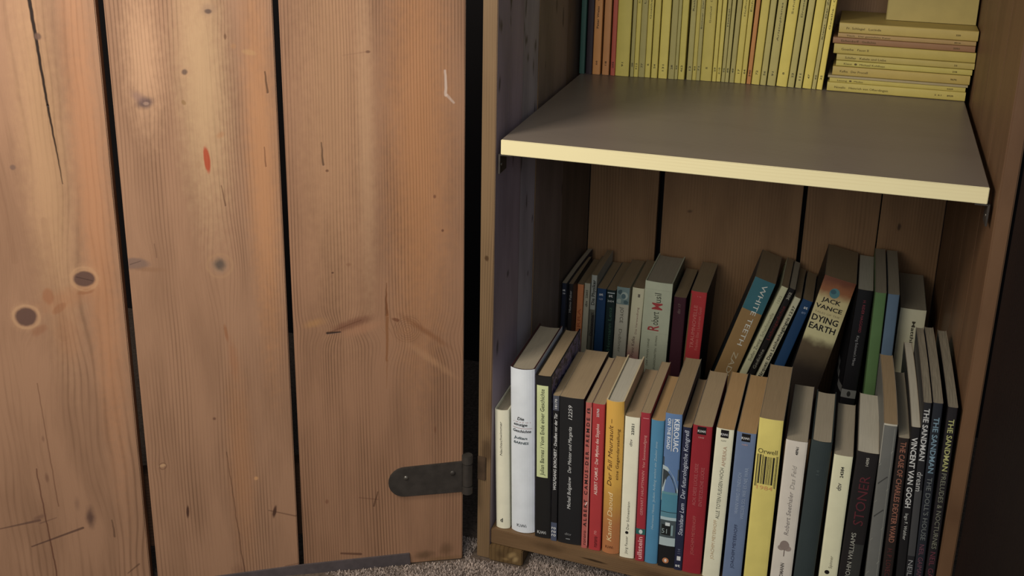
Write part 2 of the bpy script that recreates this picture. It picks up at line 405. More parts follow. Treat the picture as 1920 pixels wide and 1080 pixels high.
featC = [('blob', -126, 40, 38, 240, 0, (190, 148, 110), .4, .9), ('blob', -96, 10, 9, 190, 0, (196, 158, 122), .4, .9), ('blob', -45, 0, 34, 260, 0, (188, 132, 86), .5, .9),
  ('blob', -115, -193, 25, 6, 17, (116, 76, 58), .7, .7), ('blob', -105, -199, 24, 6, 16, (166, 120, 90), .55, .8), ('seg', -139, -201.5, -126, -201, 1.2, .5, (52, 40, 34), .95), ('seg', -138, -201, -105, -189, .5, .6, (98, 62, 44), .7),
  ('blob', -152, -190, 12, 5, 14, (178, 132, 80), .4, .9),
  ('seg', -79, -150, -78.9, -185, .1, 1.4, (112, 70, 42), .9), ('seg', -78.9, -185, -79.5, -236, 1.5, .9, (130, 86, 54), .8), ('seg', -79.5, -236, -80.5, -268, .8, .1, (130, 86, 54), .6),
  ('knotgrain', -58, -202, 17, (112, 76, 54), .32), ('blob', -40, -205, 34, 3.5, -38, (122, 78, 50), .55, .9), ('blob', -34, -238, 36, 4.5, -40, (178, 136, 100), .45, .9),
  ('blob', -70, -190.5, 5, 2, -20, (104, 64, 44), .75, .5),
  ('seg', -19.6, 66, -18.6, 42, .9, 1.3, (206, 186, 172), .7), ('seg', -18, 42, -11, 34.5, 1.2, .9, (206, 186, 172), .5),
  ('seg', -138.4, -2, -137.4, -24, .4, .9, CR, .9), ('blob', -134, -30, 2, 1.6, 0, (100, 66, 48), .8, .5),
  ('blob', -92.4, 85.2, 2.6, 1.6, 0, (110, 78, 60), .85, .5), ('seg', -116, 82, -95, 85, .4, .6, (140, 104, 80), .6),
  ('seg', -112, -396, -92, -400, .4, .6, (96, 62, 48), .7), ('seg', -92, -391, -96, -408, .5, .9, (70, 44, 32), .85), ('blob', -146, -398, 2, 3, 0, (120, 80, 60), .7, .6),
  ('seg', -133, -464, -112, -467, 1.0, 1.4, (90, 60, 46), .8), ('blob', -42, -475, 12, 6, 0, (92, 70, 50), .7, .8), ('blob', -18, -470, 8, 9, 0, (96, 72, 50), .6, .8), ('blob', -20, -482, 24, 4, 0, (120, 92, 62), .6, .8),
  ('blob', -132, -136, 1.4, 1, 0, (80, 50, 38), .8, .5), ('blob', -22, -96, 1.5, 1.8, 0, (96, 60, 44), .8, .5), ('blob', -116, -128, 3, 2, 0, (130, 92, 68), .6, .6), ('blob', -30, -320, 1.2, 5, 0, (110, 70, 50), .6, .6),
  ('blob', -30, -60, 1.6, 2.2, 0, (100, 62, 46), .7, .6)]
knotC = [(-122, -197, 26, 13, -.55), (-45, -215, 32, 22, -.5), (-79, -190, 9, 60, .35)]
woodA = wood('door_plank_pine', PL, PD, 0, 2, 6.8, 42, 1.1, featA, knotA, line=.40, broad=.40, fine=.36)
woodB = wood('door_plank_pine', PL, PD, 0, 2, 3.4, 8, 6.2, featB, knotB, line=.50, broad=.36, fine=.38)
woodC = wood('door_plank_pine', (153, 115, 88), (86, 61, 44), 0, 2, 3.0, 5, 14.8, featC, knotC, line=.62, broad=.34, fine=.38)
iron = simple('dark_iron', (66, 61, 56), .5, .4, .35, .18, 90, .25)
ironw = simple('worn_iron_rivet', (112, 108, 100), .35, .5, .7, .2, 200)
strip_m = simple('dark_rubber_strip', (78, 70, 70), .7, .3, 0, .12, 120, .15)
ZB, ZT = FZ + .5, TOPZ

batten_m = wood('batten_wood', (74, 54, 40), (50, 34, 26), 2, 0, 4, 10, 61.0)
def make_door(name, origin, angle, mirror, planks, extra):
    """planks, battens behind them, hinge and strip are sub-parts of the door"""
    s = -1 if mirror else 1
    d = bpy.data.objects.new(name, None); col.objects.link(d); d.empty_display_size = .01
    d.matrix_world = Matrix.Translation(Vector(origin) * K) @ Matrix.Rotation(math.radians(angle), 4, 'Z')
    for (z0, z1) in ((-448, -360), (180, 262)):
        xa, xb = sorted((-510 * s, -12 * s)) if not mirror else (12, 440)
        bevel_box('batten', rect(xa, xb, 18.2, 38), z0, z1, batten_m, d, 1.0)
    for (u0, u1, m) in planks:
        a, b = (-u1, -u0) if not mirror else (u0, u1)
        bevel_box('plank', rect(a, b, 0, 18), ZB, ZT, m, d, 1.0)
    if extra:
        capsule_plate('hinge_strap', -80.5, -.6, -380.2, -378.8, 35.5, 37.5, -2.6, .1, iron, d)
        lathe_dome('rivet', -61.6, -374.6, 2.6, 1.4, -2.6, ironw, d)
        lathe_dome('rivet', -11.5, -373.0, 3.0, 1.3, -2.6, iron, d)
        tube('hinge_knuckle', 4.6, -1.2, -362.5, -352.8, 6.0, iron, d)
        tube('hinge_knuckle', 4.6, -1.2, -389.8, -363.0, 5.6, iron, d)
        tube('hinge_knuckle', 4.6, -1.2, -399.5, -390.3, 6.0, iron, d)
        o = build('bottom_strip', *prism([(-300, -486), (-300, -480.6), (-171.8, -473.2), (-58.8, -470.4), (-57.6, -486)], -2.2, -.1), strip_m, d)
    d.parent = cab; d.matrix_parent_inverse = Matrix.Translation(cab.location).inverted()
    return d
def prism(poly, y0, y1):
    n = len(poly); vs = [(x, y0, z) for x, z in poly] + [(x, y1, z) for x, z in poly]
    fs = [tuple(range(n)), tuple(range(2 * n - 1, n - 1, -1))] + [(i, n + i, n + (i + 1) % n, (i + 1) % n) for i in range(n)]
    return vs, fs
make_door('door', (-35.3, -4.0, 0), 26.6, False, [(0, 172.8, woodC), (178.2, 325.8, woodB), (333.0, 540.0, woodA)], True)
# leaf plate of the hinge on the cabinet side board
incab(bevel_box('hinge_leaf', [(-22.0, 5.4), (-12.5, 4.9), (-12.5, 6.2), (-22.0, 6.7)], -386, -357, simple('painted_over_iron', (74, 58, 43), .7, .2, .0, .3, 60, .3), None, .6))
dkd = wood('door_painted_shade', (26, 18, 16), (16, 12, 12), 0, 2, 4, 10, 44.0, line=.4)  # darkness right of the cabinet is put into this near-black colour
make_door('door', (465.6, -20, 0), -70, True, [(0, 150, dkd), (154, 300, dkd), (305, 452, dkd)], False)  # second door, added to fill the black area at the right

# ------------------------------------------------------------------ shelf board with its brackets
shelf_top = wood('shelf_laminate', (128, 117, 106), (102, 92, 82), 1, 0, 5, 12, 51.0, line=.22, broad=.3, rough=.38, spec=.45, bump=.05, fine=.25)
shelf_edge = wood('shelf_edge_band', (232, 220, 172), (206, 188, 138), 2, 0, 3.2, 6, 55.0, line=.3, broad=.25, rough=.45, bump=.05, fine=.2)
sh = empty('shelf_board', (222, 0, -15.5))
tag(sh, 'pale laminate shelf board with cream front edge across the cabinet', 'shelf')
o = bevel_box('board', rect(0, 444.8, 0, 436), -15.4, -0.2, [shelf_top, shelf_edge], None, .6, frontmat=True)
o.parent = sh; o.matrix_parent_inverse = Matrix.Translation(sh.location).inverted()
def bracket(x, side, y0):
    br = bevel_box('bracket', rect(x - .9, x + .9, y0, y0 + 22), -36, -15.7, iron, None, .3)
    pl = bevel_box('bracket_ledge', rect(*((x, x + 12) if side > 0 else (x - 12, x)), y0, y0 + 22), -17.2, -15.7, iron, br, .3)
    n = lathe_dome('screw_head', 0, 0, 1.6, .8, 0, ironw, br)
    n.rotation_euler = (0, 0, math.radians(90 * side)); n.location = Vector((x + side * .9, y0 + 5, -27)) * K
    br.parent = sh; br.matrix_parent_inverse = Matrix.Translation(sh.location).inverted()
bracket(-2.0, 1, 2); bracket(446.5, -1, 1); bracket(-2.0, 1, 400); bracket(446.5, -1, 400)

# ------------------------------------------------------------------ lettering
_glyph = {}
def glyphs(s, bold):
    k = (s, bold)
    if k in _glyph: return _glyph[k]
    cu = bpy.data.curves.new('lettering', 'FONT'); cu.body = s; cu.resolution_u = 2; cu.size = 1
    if bold: cu.offset = .018
    ob = bpy.data.objects.new('lettering', cu); col.objects.link(ob)
    dg = bpy.context.evaluated_depsgraph_get(); dg.update()
    me = bpy.data.meshes.new_from_object(ob.evaluated_get(dg))
    vs = [tuple(v.co) for v in me.vertices]; fs = [tuple(p.vertices) for p in me.polygons]
    bpy.data.objects.remove(ob); bpy.data.curves.remove(cu); bpy.data.meshes.remove(me)
    _glyph[k] = (vs, fs); return _glyph[k]

# ------------------------------------------------------------------ books
PG_TAN = paper('page_edges_tan', (160, 140, 110)); PG_GREY = paper('page_edges_grey', (156, 146, 126)); PG_LIGHT = paper('page_edges_light', (184, 178, 160))
PG_ROUGH = paper('page_edges_coarse', (138, 130, 112), .75); PG_BROWN = paper('page_edges_brown', (146, 126, 97))
PG_WARM = paper('page_edges_warm', (172, 140, 98))
PG_Z = paper('page_edges_flat_stack', (120, 104, 70), .3, 2)
PGS = dict(tan=PG_TAN, grey=PG_GREY, light=PG_LIGHT, rough=PG_ROUGH, brown=PG_BROWN, warm=PG_WARM)
dark_in = card((60, 24, 26)); EDGE = card((156, 140, 114), .8)

def book(label, x, z, y, lean, w, h, d, color, pages='tan', hard=False, bulge=None, side=None, inner=None, mat=None,
         bands=(), texts=(), bend=0.0, group=None, rotation=None, thick=None, name='book', cat='book', bulge_in=0.0, drop=None, fore=None):
    """x, z, y: lower front left corner of the leaning book; w thick, h tall, d deep (all mm)"""
    root = empty(name, (x, y, z), rotation or (0, math.radians(lean), 0))
    tag(root, label, cat, group)
    t = thick or (1.5 if hard else .32); t = min(t, w * .2)
    if bulge is None: bulge = 2.2 if hard else min(1.0, w * .05)
    def ys(px):  # spine surface
        q = 2 * px / w - 1
        return bulge * q * q
    def bx(px, py): return px + bend * (py / d) ** 2
    N = 10
    outer = [(w * i / N, ys(w * i / N)) for i in range(N + 1)]
    e = min(.9, w * .12)
    outer[0] = (0, outer[0][1] + e); outer[-1] = (w, outer[-1][1] + e)
    outer.insert(1, (e * .35, outer[1][1] * 0 + ys(e * .35) + e * .3)); outer.insert(-1, (w - e * .35, ys(w - e * .35) + e * .3))
    ks = [d * k / 8 for k in range(1, 9)]
    ks = [k for k in ks if k > bulge + e + 1]
    oL = [(0, k) for k in reversed(ks)]; oR = [(w, k) for k in ks]
    prof_o = oL + outer + oR
    inn = [(min(max(px, t), w - t), py + t * (1.0 if i not in (0, len(outer) - 1) else .6)) for i, (px, py) in enumerate(outer)]
    prof_i = [(t, k) for k in reversed(ks)] + inn + [(w - t, k) for k in ks]
    n = len(prof_o); vs = []
    for zz in (0, h):
        for pr in (prof_o, prof_i):
            for (px, py) in pr: vs.append((bx(px, py), py, zz))
    fs, mi = [], []
    nL = len(oL)
    for i in range(n - 1):
        isside = i < nL or i >= n - 1 - len(oR)
        fs.append((i, i + 1, 2 * n + i + 1, 2 * n + i)); mi.append(1 if isside else 0)
        fs.append((n + i + 1, n + i, 3 * n + i, 3 * n + i + 1)); mi.append(2)
        fs.append((2 * n + i, 2 * n + i + 1, 3 * n + i + 1, 3 * n + i)); mi.append(2)
        fs.append((i + 1, i, n + i, n + i + 1)); mi.append(2)
    for i in (0, n - 1):
        fs.append((i, n + i, 3 * n + i, 2 * n + i) if i == 0 else (n + i, i, 2 * n + i, 3 * n + i)); mi.append(2)
    m0 = mat or card(color)
    build('cover', vs, fs, [m0, (card(side) if isinstance(side, tuple) else side) if side else m0, inner if inner else (EDGE if not hard else card(tuple(int(v * .9) for v in color)))], root, mi)
    # pages
    gz = (3.2 if hard else .35) if drop is None else drop; gy = 3.5 if hard else 1.0
    pb = [(px, py) for px, py in inn]
    pts_f = [(min(max(px, t + .15), w - t - .15), py + .35 + bulge_in * (1 - (2 * px / w - 1) ** 2)) for px, py in inn]
    kk = [k for k in ks[:-1]]
    back = [(w - t - .15 - (w - 2 * t - .3) * i / 6, d - gy - (1.6 if hard else .5) * (1 - (2 * i / 6 - 1) ** 2)) for i in range(7)]
    ring = pts_f + [(w - t - .15, k) for k in kk] + back + [(t + .15, k) for k in reversed(kk)]
    m = len(ring); vs = [(bx(px, py), py, zz) for zz in (gz if hard else .3, h - gz) for px, py in ring]
    fs = [tuple(range(m - 1, -1, -1)), tuple(range(m, 2 * m))] + [(i, (i + 1) % m, m + (i + 1) % m, m + i) for i in range(m)]
    build('page_block', vs, fs, PGS.get(pages, PG_Z if pages == 'z' else PG_TAN), root)
    # printed bands on the spine
    def strip(poly, off):  # poly of fractions (fx, ffromtop), laid on the curved spine
        return [(w * a, ys(w * a) - off, h * (1 - b)) for a, b in poly]
    if bands:
        vs, fs, mi, mats = [], [], [], []
        for bi, bd in enumerate(bands):
            kind = bd[0]; off = .05 + .03 * bi
            cm = bd[-1] if not isinstance(bd[-1], tuple) else card(bd[-1])
            if cm not in mats: mats.append(cm)
            q = mats.index(cm)
            if kind == 'r':
                _, x0, x1, f0, f1, _c = bd
                S = max(1, int((x1 - x0) * 8))
                for i in range(S):
                    a, c = x0 + (x1 - x0) * i / S, x0 + (x1 - x0) * (i + 1) / S
                    b = len(vs); vs += strip([(a, f1), (c, f1), (c, f0), (a, f0)], off); fs.append((b, b + 1, b + 2, b + 3)); mi.append(q)
            elif kind == 'p':
                b = len(vs); vs += strip(bd[1], off + bulge * .1); fs.append(tuple(range(b, b + len(bd[1])))); mi.append(q)
            elif kind == 'o':
                _, cx, cf, r, _c = bd[:5]; rx = r if len(bd) < 6 else r
                b = len(vs)
                vs += [(w * cx + r * math.cos(k * .3927), ys(w * cx) - off - .02, h * (1 - cf) + r * math.sin(k * .3927)) for k in range(16)]
                fs.append(tuple(range(b, b + 16))); mi.append(q)
            elif kind == 'e':
                _, cx, cf, r, r2, _c = bd
                b = len(vs)
                vs += [(w * cx + r * math.cos(k * .3927), ys(w * cx) - off - .02, h * (1 - cf) + r2 * math.sin(k * .3927)) for k in range(16)]
                fs.append(tuple(range(b, b + 16))); mi.append(q)
        build('spine_print', vs, fs, mats, root, mi)
    for tx in texts:
        s, mode, f0, f1, cx, size, c = tx[:7]; shear = tx[7] if len(tx) > 7 else 0; bold = tx[8] if len(tx) > 8 else 0
        gv, gf = glyphs(s, bold)
        if not gv: continue
        vs = []; xs = [g[0] for g in gv]; xa, xb = min(xs), max(xs); yc = .36
        for gx, gy_, _ in gv:
            sx = (gx - xa) / (xb - xa + 1e-9); ty = (gy_ - yc) * size / .72
            if mode == 'u':      # reads upwards
                zz = h * (1 - f1) + sx * h * (f1 - f0) + shear * ty; xx = w * cx - ty
            elif mode == 'd':    # reads downwards
                zz = h * (1 - f0) - sx * h * (f1 - f0) - shear * ty; xx = w * cx + ty
            else:                # across: f0 = centre height, f1 = half width fraction
                zz = h * (1 - f0) + ty; xx = w * cx + (sx - .5) * 2 * f1 * w + shear * ty
            xx = min(max(xx, .2), w - .2)
            vs.append((xx, ys(xx) - .34, zz))
        build('lettering', vs, gf, card(c, .6), root)
    return root

W = (214, 214, 208); BK = (24, 22, 22)
def kiwi(num, dark=False):
    return [('KiWi', 'h', .034, .20, .47, 2.7, W, 0, 1), (num, 'h', .075, .14, .47, 1.7, (210, 160, 150) if not dark else (80, 70, 60))]
def flower_print():
    t = NT('flowered_print'); x, y, z = t.xyz()
    n = t.noise(t.comb(x * .1, y * .12, z * .12), 1, 3, .6); n2 = t.noise(t.comb(y * .3, z * .3, 3.0), 1, 2)
    c = t.mix(t.ss(n, .42, .52), lin((52, 50, 66)), lin((112, 104, 146)))
    c = t.mix(t.ss(n2, .58, .66), c, lin((168, 160, 180)))
    t.link(c, t.b.inputs['Base Color']); t.b.inputs['Roughness'].default_value = .5
    return t.m
flowers = flower_print()
GF = 'books in the front row on the cabinet floor'
def F(lb, x, z, y, ln, w, h, d, c, **k): return book(lb, x, z, y, ln, w, h, d, c, group=GF, **k)
F('small cream hardback against the left wall, leftmost of the front row', -2.5, -447, 12.2, -1.6, 15.8, 145.3, 112, (238, 234, 200), hard=True, pages='grey', bulge=3.0,
  texts=[('Nachtschwimmer', 'u', .09, .37, .47, 2.6, (70, 62, 50), .25), ('d', 'h', .925, .09, .46, 5.0, BK, 0, 1)])
F('tall white hardback with handwritten title on its spine', 15.1, -447, 11.1, -1.5, 26.5, 197.7, 119.9, (226, 232, 236), hard=True, pages='grey', bulge=4.6, inner=dark_in, drop=1.5,
  bands=[('r', .14, .86, .313, .3155, (160, 90, 84)), ('r', .10, .90, .349, .3515, (160, 90, 84))],
  texts=[('Die', 'h', .292, .14, .47, 3.6, BK, .2, 1), ('einzige', 'h', .327, .29, .45, 3.2, BK, .25, 1), ('Geschichte', 'h', .366, .38, .5, 3.4, BK, .25, 1),
         ('Julian', 'h', .408, .28, .45, 3.0, (36, 60, 64), .25, 1), ('BARNES', 'h', .438, .31, .47, 2.8, (36, 60, 64), .2, 1), ('KiWi', 'h', .955, .20, .48, 4.0, (50, 52, 54))])
F('black hardback with lime title panel, purple flowered board on its right', 43.1, -447, 9.3, -1.4, 18.0, 194.6, 128.1, (32, 31, 30), hard=True, pages='tan', bulge=1.2, side=flowers, drop=1.8,
  bands=[('r', .12, .80, .055, .615, (206, 216, 150))],
  texts=[('Julian Barnes / Vom Ende einer Geschichte', 'u', .075, .60, .45, 4.6, (38, 44, 30)), ('KiWi', 'h', .965, .27, .45, 4.0, W)])
F('thin black paperback with slate ends beside the lime panel book', 61.6, -447, 8.0, -.9, 6.9, 175.6, 112, (30, 29, 30),
  bands=[('r', .04, .96, 0, .098, (78, 82, 96)), ('r', .04, .96, .87, 1, (76, 84, 108))],
  texts=[('18170', 'u', .02, .085, .5, 2.4, W, 0, 1), ('WOLFGANG BORCHERT · Draußen vor der Tür', 'u', .115, .64, .5, 3.2, W, .15, 1), ('ro', 'h', .905, .36, .5, 4.0, W, 0, 1), ('ro', 'h', .93, .36, .5, 4.0, W, 0, 1), ('ro', 'h', .955, .36, .5, 4.0, W, 0, 1)])
F('thick plain black paperback with small white slanted title', 69.5, -447, 7.4, -1.2, 26.0, 176, 120, (33, 33, 34),
  texts=[('12259', 'u', .05, .14, .46, 4.2, W, .25), ('Der Meister und Margarita', 'u', .19, .50, .46, 3.8, W, .25), ('Michail Bulgakow', 'u', .53, .75, .46, 3.8, W, .25), ('dtv', 'h', .93, .14, .45, 3.2, (130, 130, 128)), ('1', 'h', .965, .09, .45, 1.2, (130, 130, 128), 0, 1)])
F('thin faded pink-red paperback with spaced black capitals', 96.2, -447, 5.6, -.6, 6.7, 175, 112, (196, 92, 82), side=(170, 40, 48),
  bands=[('r', .88, .96, .03, .98, (222, 170, 150)), ('p', [(.4, .70), (.5, .705), (.8, .675), (.7, .67)], (236, 220, 206))],
  texts=[('A L B E R T   C A M U S · D E R   F R E M D E', 'u', .10, .845, .47, 3.4, BK, 0, 1), ('ß', 'u', .035, .07, .47, 3.4, BK), ('rororo', 'u', .875, .975, .47, 3.2, (60, 24, 24))])
F('bright red paperback with white title between pink-red and yellow books', 104.5, -447, 5.1, -.9, 12.8, 175.3, 118.8, (196, 52, 54),
  texts=[('22765', 'u', .03, .085, .46, 2.4, W, 0, 1), ('ALBERT CAMUS · Der Mythos des Sisyphos', 'u', .13, .61, .46, 3.4, (240, 196, 180), .1, 1), ('rororo', 'u', .90, .975, .55, 4.4, (110, 24, 26), 0, 1), ('ro', 'u', .86, .885, .5, 4.0, (226, 130, 120), 0, 1)])
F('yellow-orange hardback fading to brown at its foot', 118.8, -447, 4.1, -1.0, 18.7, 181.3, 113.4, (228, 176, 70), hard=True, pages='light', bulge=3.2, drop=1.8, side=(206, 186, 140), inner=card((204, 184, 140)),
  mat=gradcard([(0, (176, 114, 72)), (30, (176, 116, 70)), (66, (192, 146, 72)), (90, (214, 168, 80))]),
  texts=[('Der Fall Meursault –', 'u', .11, .54, .32, 4.8, (96, 52, 20), .3), ('eine Gegendarstellung', 'u', .17, .50, .74, 2.9, (96, 52, 20), .3), ('Kamel Daoud', 'u', .59, .91, .42, 5.4, (244, 214, 150), .3), ('KiWi', 'h', .955, .22, .45, 3.4, (96, 46, 24))])
F('cream paperback with black dot and grey title beside the yellow-orange hardback', 138.9, -447, 2.7, -.8, 15.4, 167.9, 114.7, (240, 234, 202),
  bands=[('o', .45, .815, 1.8, BK)],
  texts=[('22021', 'u', .045, .12, .55, 2.7, BK, 0, 1), ('dtv', 'u', .15, .20, .45, 3.0, (90, 88, 80)), ('Der Schneemann', 'u', .59, .79, .48, 2.8, (110, 106, 90)), ('Jörg Fauser', 'u', .84, .97, .44, 2.8, (110, 106, 90))])
F('thin crimson paperback with large pale lettering at its foot', 155.8, -447, 1.6, -1.0, 9.8, 175.7, 124, (178, 42, 54),
  bands=[('r', .25, .85, .034, .037, (230, 150, 150)), ('r', .0, 1, .775, .815, (40, 104, 98)), ('e', .52, .795, 1.9, 2.6, (206, 220, 212))],
  texts=[('Vor Sonnenaufgang', 'u', .145, .36, .52, 2.8, (228, 150, 140)), ('GERHART HAUPTMANN', 'u', .38, .68, .5, 2.9, (226, 140, 134), .2), ('ullstein', 'u', .83, .985, .48, 5.0, (240, 170, 166), 0, 1)])
F('plain mid-blue clothbound book right of the crimson paperback', 166.1, -447, .9, -.8, 13.5, 169.5, 105.4, (72, 140, 182), pages='warm', bulge=1.6,
  texts=[('Hermann Hesse  Jedem Anfang wohnt ein Zauber inne', 'u', .14, .75, .48, 2.6, (160, 196, 210), .2)])
F('paperback showing a car photograph under a blue sky on its spine', 180.6, -447, 0, -.9, 17.0, 180.3, 134.9, (92, 128, 178), side=(60, 60, 64), pages='brown',
  bands=[('p', [(.02, .275), (.98, .35), (.98, .42), (.02, .42)], (74, 84, 88)), ('p', [(0, .33), (.3, .34), (.7, .40), (.98, .48), (.98, .56), (0, .56)], (176, 196, 198)),
         ('p', [(.03, .355), (.3, .365), (.62, .41), (.9, .49), (.92, .505), (.03, .475)], (58, 66, 70)), ('r', .02, .98, .50, .515, (90, 150, 160)),
         ('r', .02, .98, .515, .63, (70, 140, 164)), ('r', .02, .98, .63, .634, (36, 60, 70)), ('r', .02, .98, .634, .665, (84, 140, 158)), ('r', .02, .98, .665, .685, (170, 196, 200)),
         ('r', .02, .98, .685, .80, (70, 84, 88)), ('r', .12, .68, .715, .785, (30, 34, 34)), ('r', .34, .62, .70, .722, (206, 216, 214)), ('r', .70, .82, .715, .785, (130, 160, 164)),
         ('r', .02, .98, .80, .855, (172, 192, 192)), ('r', .0, 1, .855, 1, (28, 28, 30)), ('o', .47, .955, 3.4, (196, 116, 66)), ('e', .47, .955, 1.3, 2.0, (226, 206, 190)),
         ('r', .44, .48, .03, .235, W)],
  texts=[('KEROUAC', 'd', .03, .235, .72, 5.2, (226, 232, 236), 0, 1), ('ON THE ROAD', 'd', .03, .225, .27, 3.4, (226, 232, 236), 0, 1), ('51', 'h', .758, .16, .30, 5.6, (150, 170, 168)),
         ('A NEW EDITION', 'u', .87, .92, .40, 1.4, W), ('IN THE CLASSIC', 'u', .87, .92, .58, 1.4, W)])
F('thin navy paperback with large white slanted title', 197.8, -447, -1.3, -.5, 8.5, 168.6, 112, (38, 42, 70), pages='brown',
  bands=[('r', .3, .75, .90, .93, W)],
  texts=[('Der futurologische Kongreß', 'u', .02, .485, .5, 4.6, (200, 206, 220), .2), ('Stanisław Lem', 'u', .52, .745, .5, 4.6, (200, 206, 220), .2), ('114', 'u', .845, .88, .5, 3, (110, 116, 140)), ('st', 'h', .965, .3, .45, 3.6, W, 0, 1)])
F('dark red paperback with black logo square at its head', 206.5, -447, -1.9, -.1, 19.4, 173.1, 127.6, (166, 32, 42),
  bands=[('r', .24, .70, .006, .056, BK)], texts=kiwi('1543') + [('ACH, DIESE LÜCKE, DIESE', 'u', .25, .53, .35, 3.6, (196, 92, 92), 0), ('ENTSETZLICHE LÜCKE', 'u', .27, .53, .68, 3.6, (196, 92, 92), 0), ('JOACHIM MEYERHOFF', 'u', .60, .87, .45, 3.4, (196, 88, 84))])
F('cream paperback with black logo square and grey hand-drawn capitals', 227.7, -446.8, -3.5, .6, 17.6, 174.4, 131.6, (230, 226, 190), side=(40, 46, 58), pages='warm',
  bands=[('r', .27, .72, .006, .056, BK)], texts=kiwi('1277', True) + [('AMERIKA', 'u', .11, .24, .58, 3.8, (190, 150, 118)), ('ALLE TOTEN FLIEGEN HOCH', 'u', .25, .59, .53, 3.8, (110, 108, 92)), ('JOACHIM MEYERHOFF', 'u', .60, .87, .45, 3.4, (196, 164, 118))])
F('slate blue paperback with black logo square left of the yellow one', 248.3, -446.8, -4.9, .5, 19.0, 174.7, 131.7, (104, 124, 160), side=(40, 46, 58), pages='warm',
  bands=[('r', .27, .72, .006, .056, BK)], texts=kiwi('1683') + [('WANN WIRD ES ENDLICH', 'u', .26, .53, .38, 3.6, (150, 168, 196), 0), ('WIEDER SO, WIE ES NIE WAR', 'u', .22, .56, .70, 3.6, (150, 168, 196), 0), ('JOACHIM MEYERHOFF', 'u', .60, .90, .45, 3.4, (50, 60, 92))])
bars = [(.07, .11), (.14, .155), (.18, .24), (.29, .32), (.35, .37), (.40, .47), (.51, .53), (.56, .58), (.62, .64), (.67, .685), (.73, .80), (.86, .875), (.90, .925)]
F('thick yellow paperback with a barcode drawn on its spine', 269.8, -447, -6.3, .1, 23.2, 194.5, 125.2, (226, 206, 96), pages='brown', side=(40, 40, 38),
  bands=[('r', a, b, .212 + (.0 if 3 < i < 11 else -.008), .372 + (0 if 1 < i < 11 else .018), (40, 36, 26)) for i, (a, b) in enumerate(bars)] + [('o', .53, .965, 3.2, (60, 52, 30))],
  texts=[('Orwell', 'h', .182, .40, .48, 5.4, (90, 80, 36)), ('1984', 'h', .392, .33, .5, 4.6, (222, 150, 84))])
F('off-white paperback with a small brown tree on its spine', 296.1, -446.8, -8.2, .4, 20.8, 176.3, 124.6, (216, 206, 188), pages='grey', inner=card((70, 60, 66)),
  bands=[('e', .50, .672, 4.6, 5.6, (142, 124, 112)), ('e', .36, .69, 3.4, 3.2, (152, 134, 122)), ('e', .66, .69, 3.4, 3.2, (152, 134, 122)), ('r', .50, .54, .70, .745, (110, 92, 82))],
  texts=[('48961', 'u', .035, .085, .55, 2.6, BK, 0, 1), ('Das Feld', 'u', .155, .30, .52, 4.4, (166, 156, 144), .25), ('Robert Seethaler', 'u', .32, .60, .5, 4.4, (142, 132, 124), .2), ('GOLDMANN', 'u', .79, .93, .5, 3.6, (90, 80, 74), 0, 1)])
F('plain dark green-grey book with curved page block in the front row', 318.6, -446.7, -9.8, .8, 19.6, 180.4, 111.9, (50, 62, 62), pages='grey', bulge=2.4, bulge_in=1.5, hard=True, thick=1.0, drop=.6,
  texts=[('14', 'u', .17, .20, .5, 3, (74, 86, 84))])
F('cream paperback with black dot standing right of the dark green-grey book', 342.9, -446.9, -11.3, .2, 17.6, 170.4, 110.9, (224, 220, 176), pages='grey',
  bands=[('o', .42, .775, 2.4, BK)],
  texts=[('24384', 'u', .07, .14, .52, 3.0, BK, 0, 1), ('dtv', 'u', .175, .225, .45, 4.4, (110, 106, 90), 0, 1), ('Spinner', 'u', .66, .745, .55, 3.0, (140, 132, 106)), ('Benedict Wells', 'u', .81, .97, .45, 3.0, (140, 132, 106))])
F('black paperback with dark red capitals and grey author line', 360.8, -446.6, -12.6, 1.1, 19.8, 178.5, 125.8, (34, 30, 30), pages='light',
  bands=[('r', .5, .97, .57, 1, (52, 52, 48))],
  texts=[('14395', 'u', .03, .08, .52, 2.6, (180, 176, 160), 0, 1), ('STONER', 'u', .14, .45, .52, 9.5, (96, 32, 40), 0, 0), ('JOHN WILLIAMS', 'u', .50, .79, .42, 4.4, (170, 168, 152))])
F('grey ornamented tall book with pale worn edges near the right end', 386.9, -447, -14, -.8, 12.8, 213, 156.5, (104, 104, 98), pages='brown', bend=-3.6, bulge=.6,
  bands=[('r', .03, .97, 0, .008, (188, 182, 160)), ('r', .03, .07, 0, .2, (170, 164, 146)), ('r', .82, .85, .02, .98, (142, 140, 128)), ('p', [(.05, .21), (.9, .13), (.9, .134), (.05, .214)], (150, 148, 136)), ('p', [(.05, .40), (.9, .32), (.9, .324), (.05, .404)], (140, 138, 126)),
         ('p', [(.05, .60), (.9, .52), (.9, .524), (.05, .604)], (140, 138, 126)), ('p', [(.05, .78), (.9, .70), (.9, .704), (.05, .784)], (140, 138, 126)), ('p', [(.1, .3), (.7, .26), (.75, .264), (.12, .306)], (66, 66, 62)), ('p', [(.1, .47), (.7, .43), (.75, .434), (.12, .476)], (66, 66, 62))])
F('thin dark brown-black paperback with orange-brown capitals reading downwards', 402.3, -447, -15.2, -1.0, 9.8, 201.3, 144.6, (40, 31, 28), pages='grey', bend=-2.5,
  texts=[('THE CASE OF CHARLES DEXTER WARD', 'd', .02, .565, .52, 5.0, (150, 90, 66), 0, 1), ('H. P. LOVECRAFT', 'd', .60, .82, .5, 4.6, (96, 34, 32))])
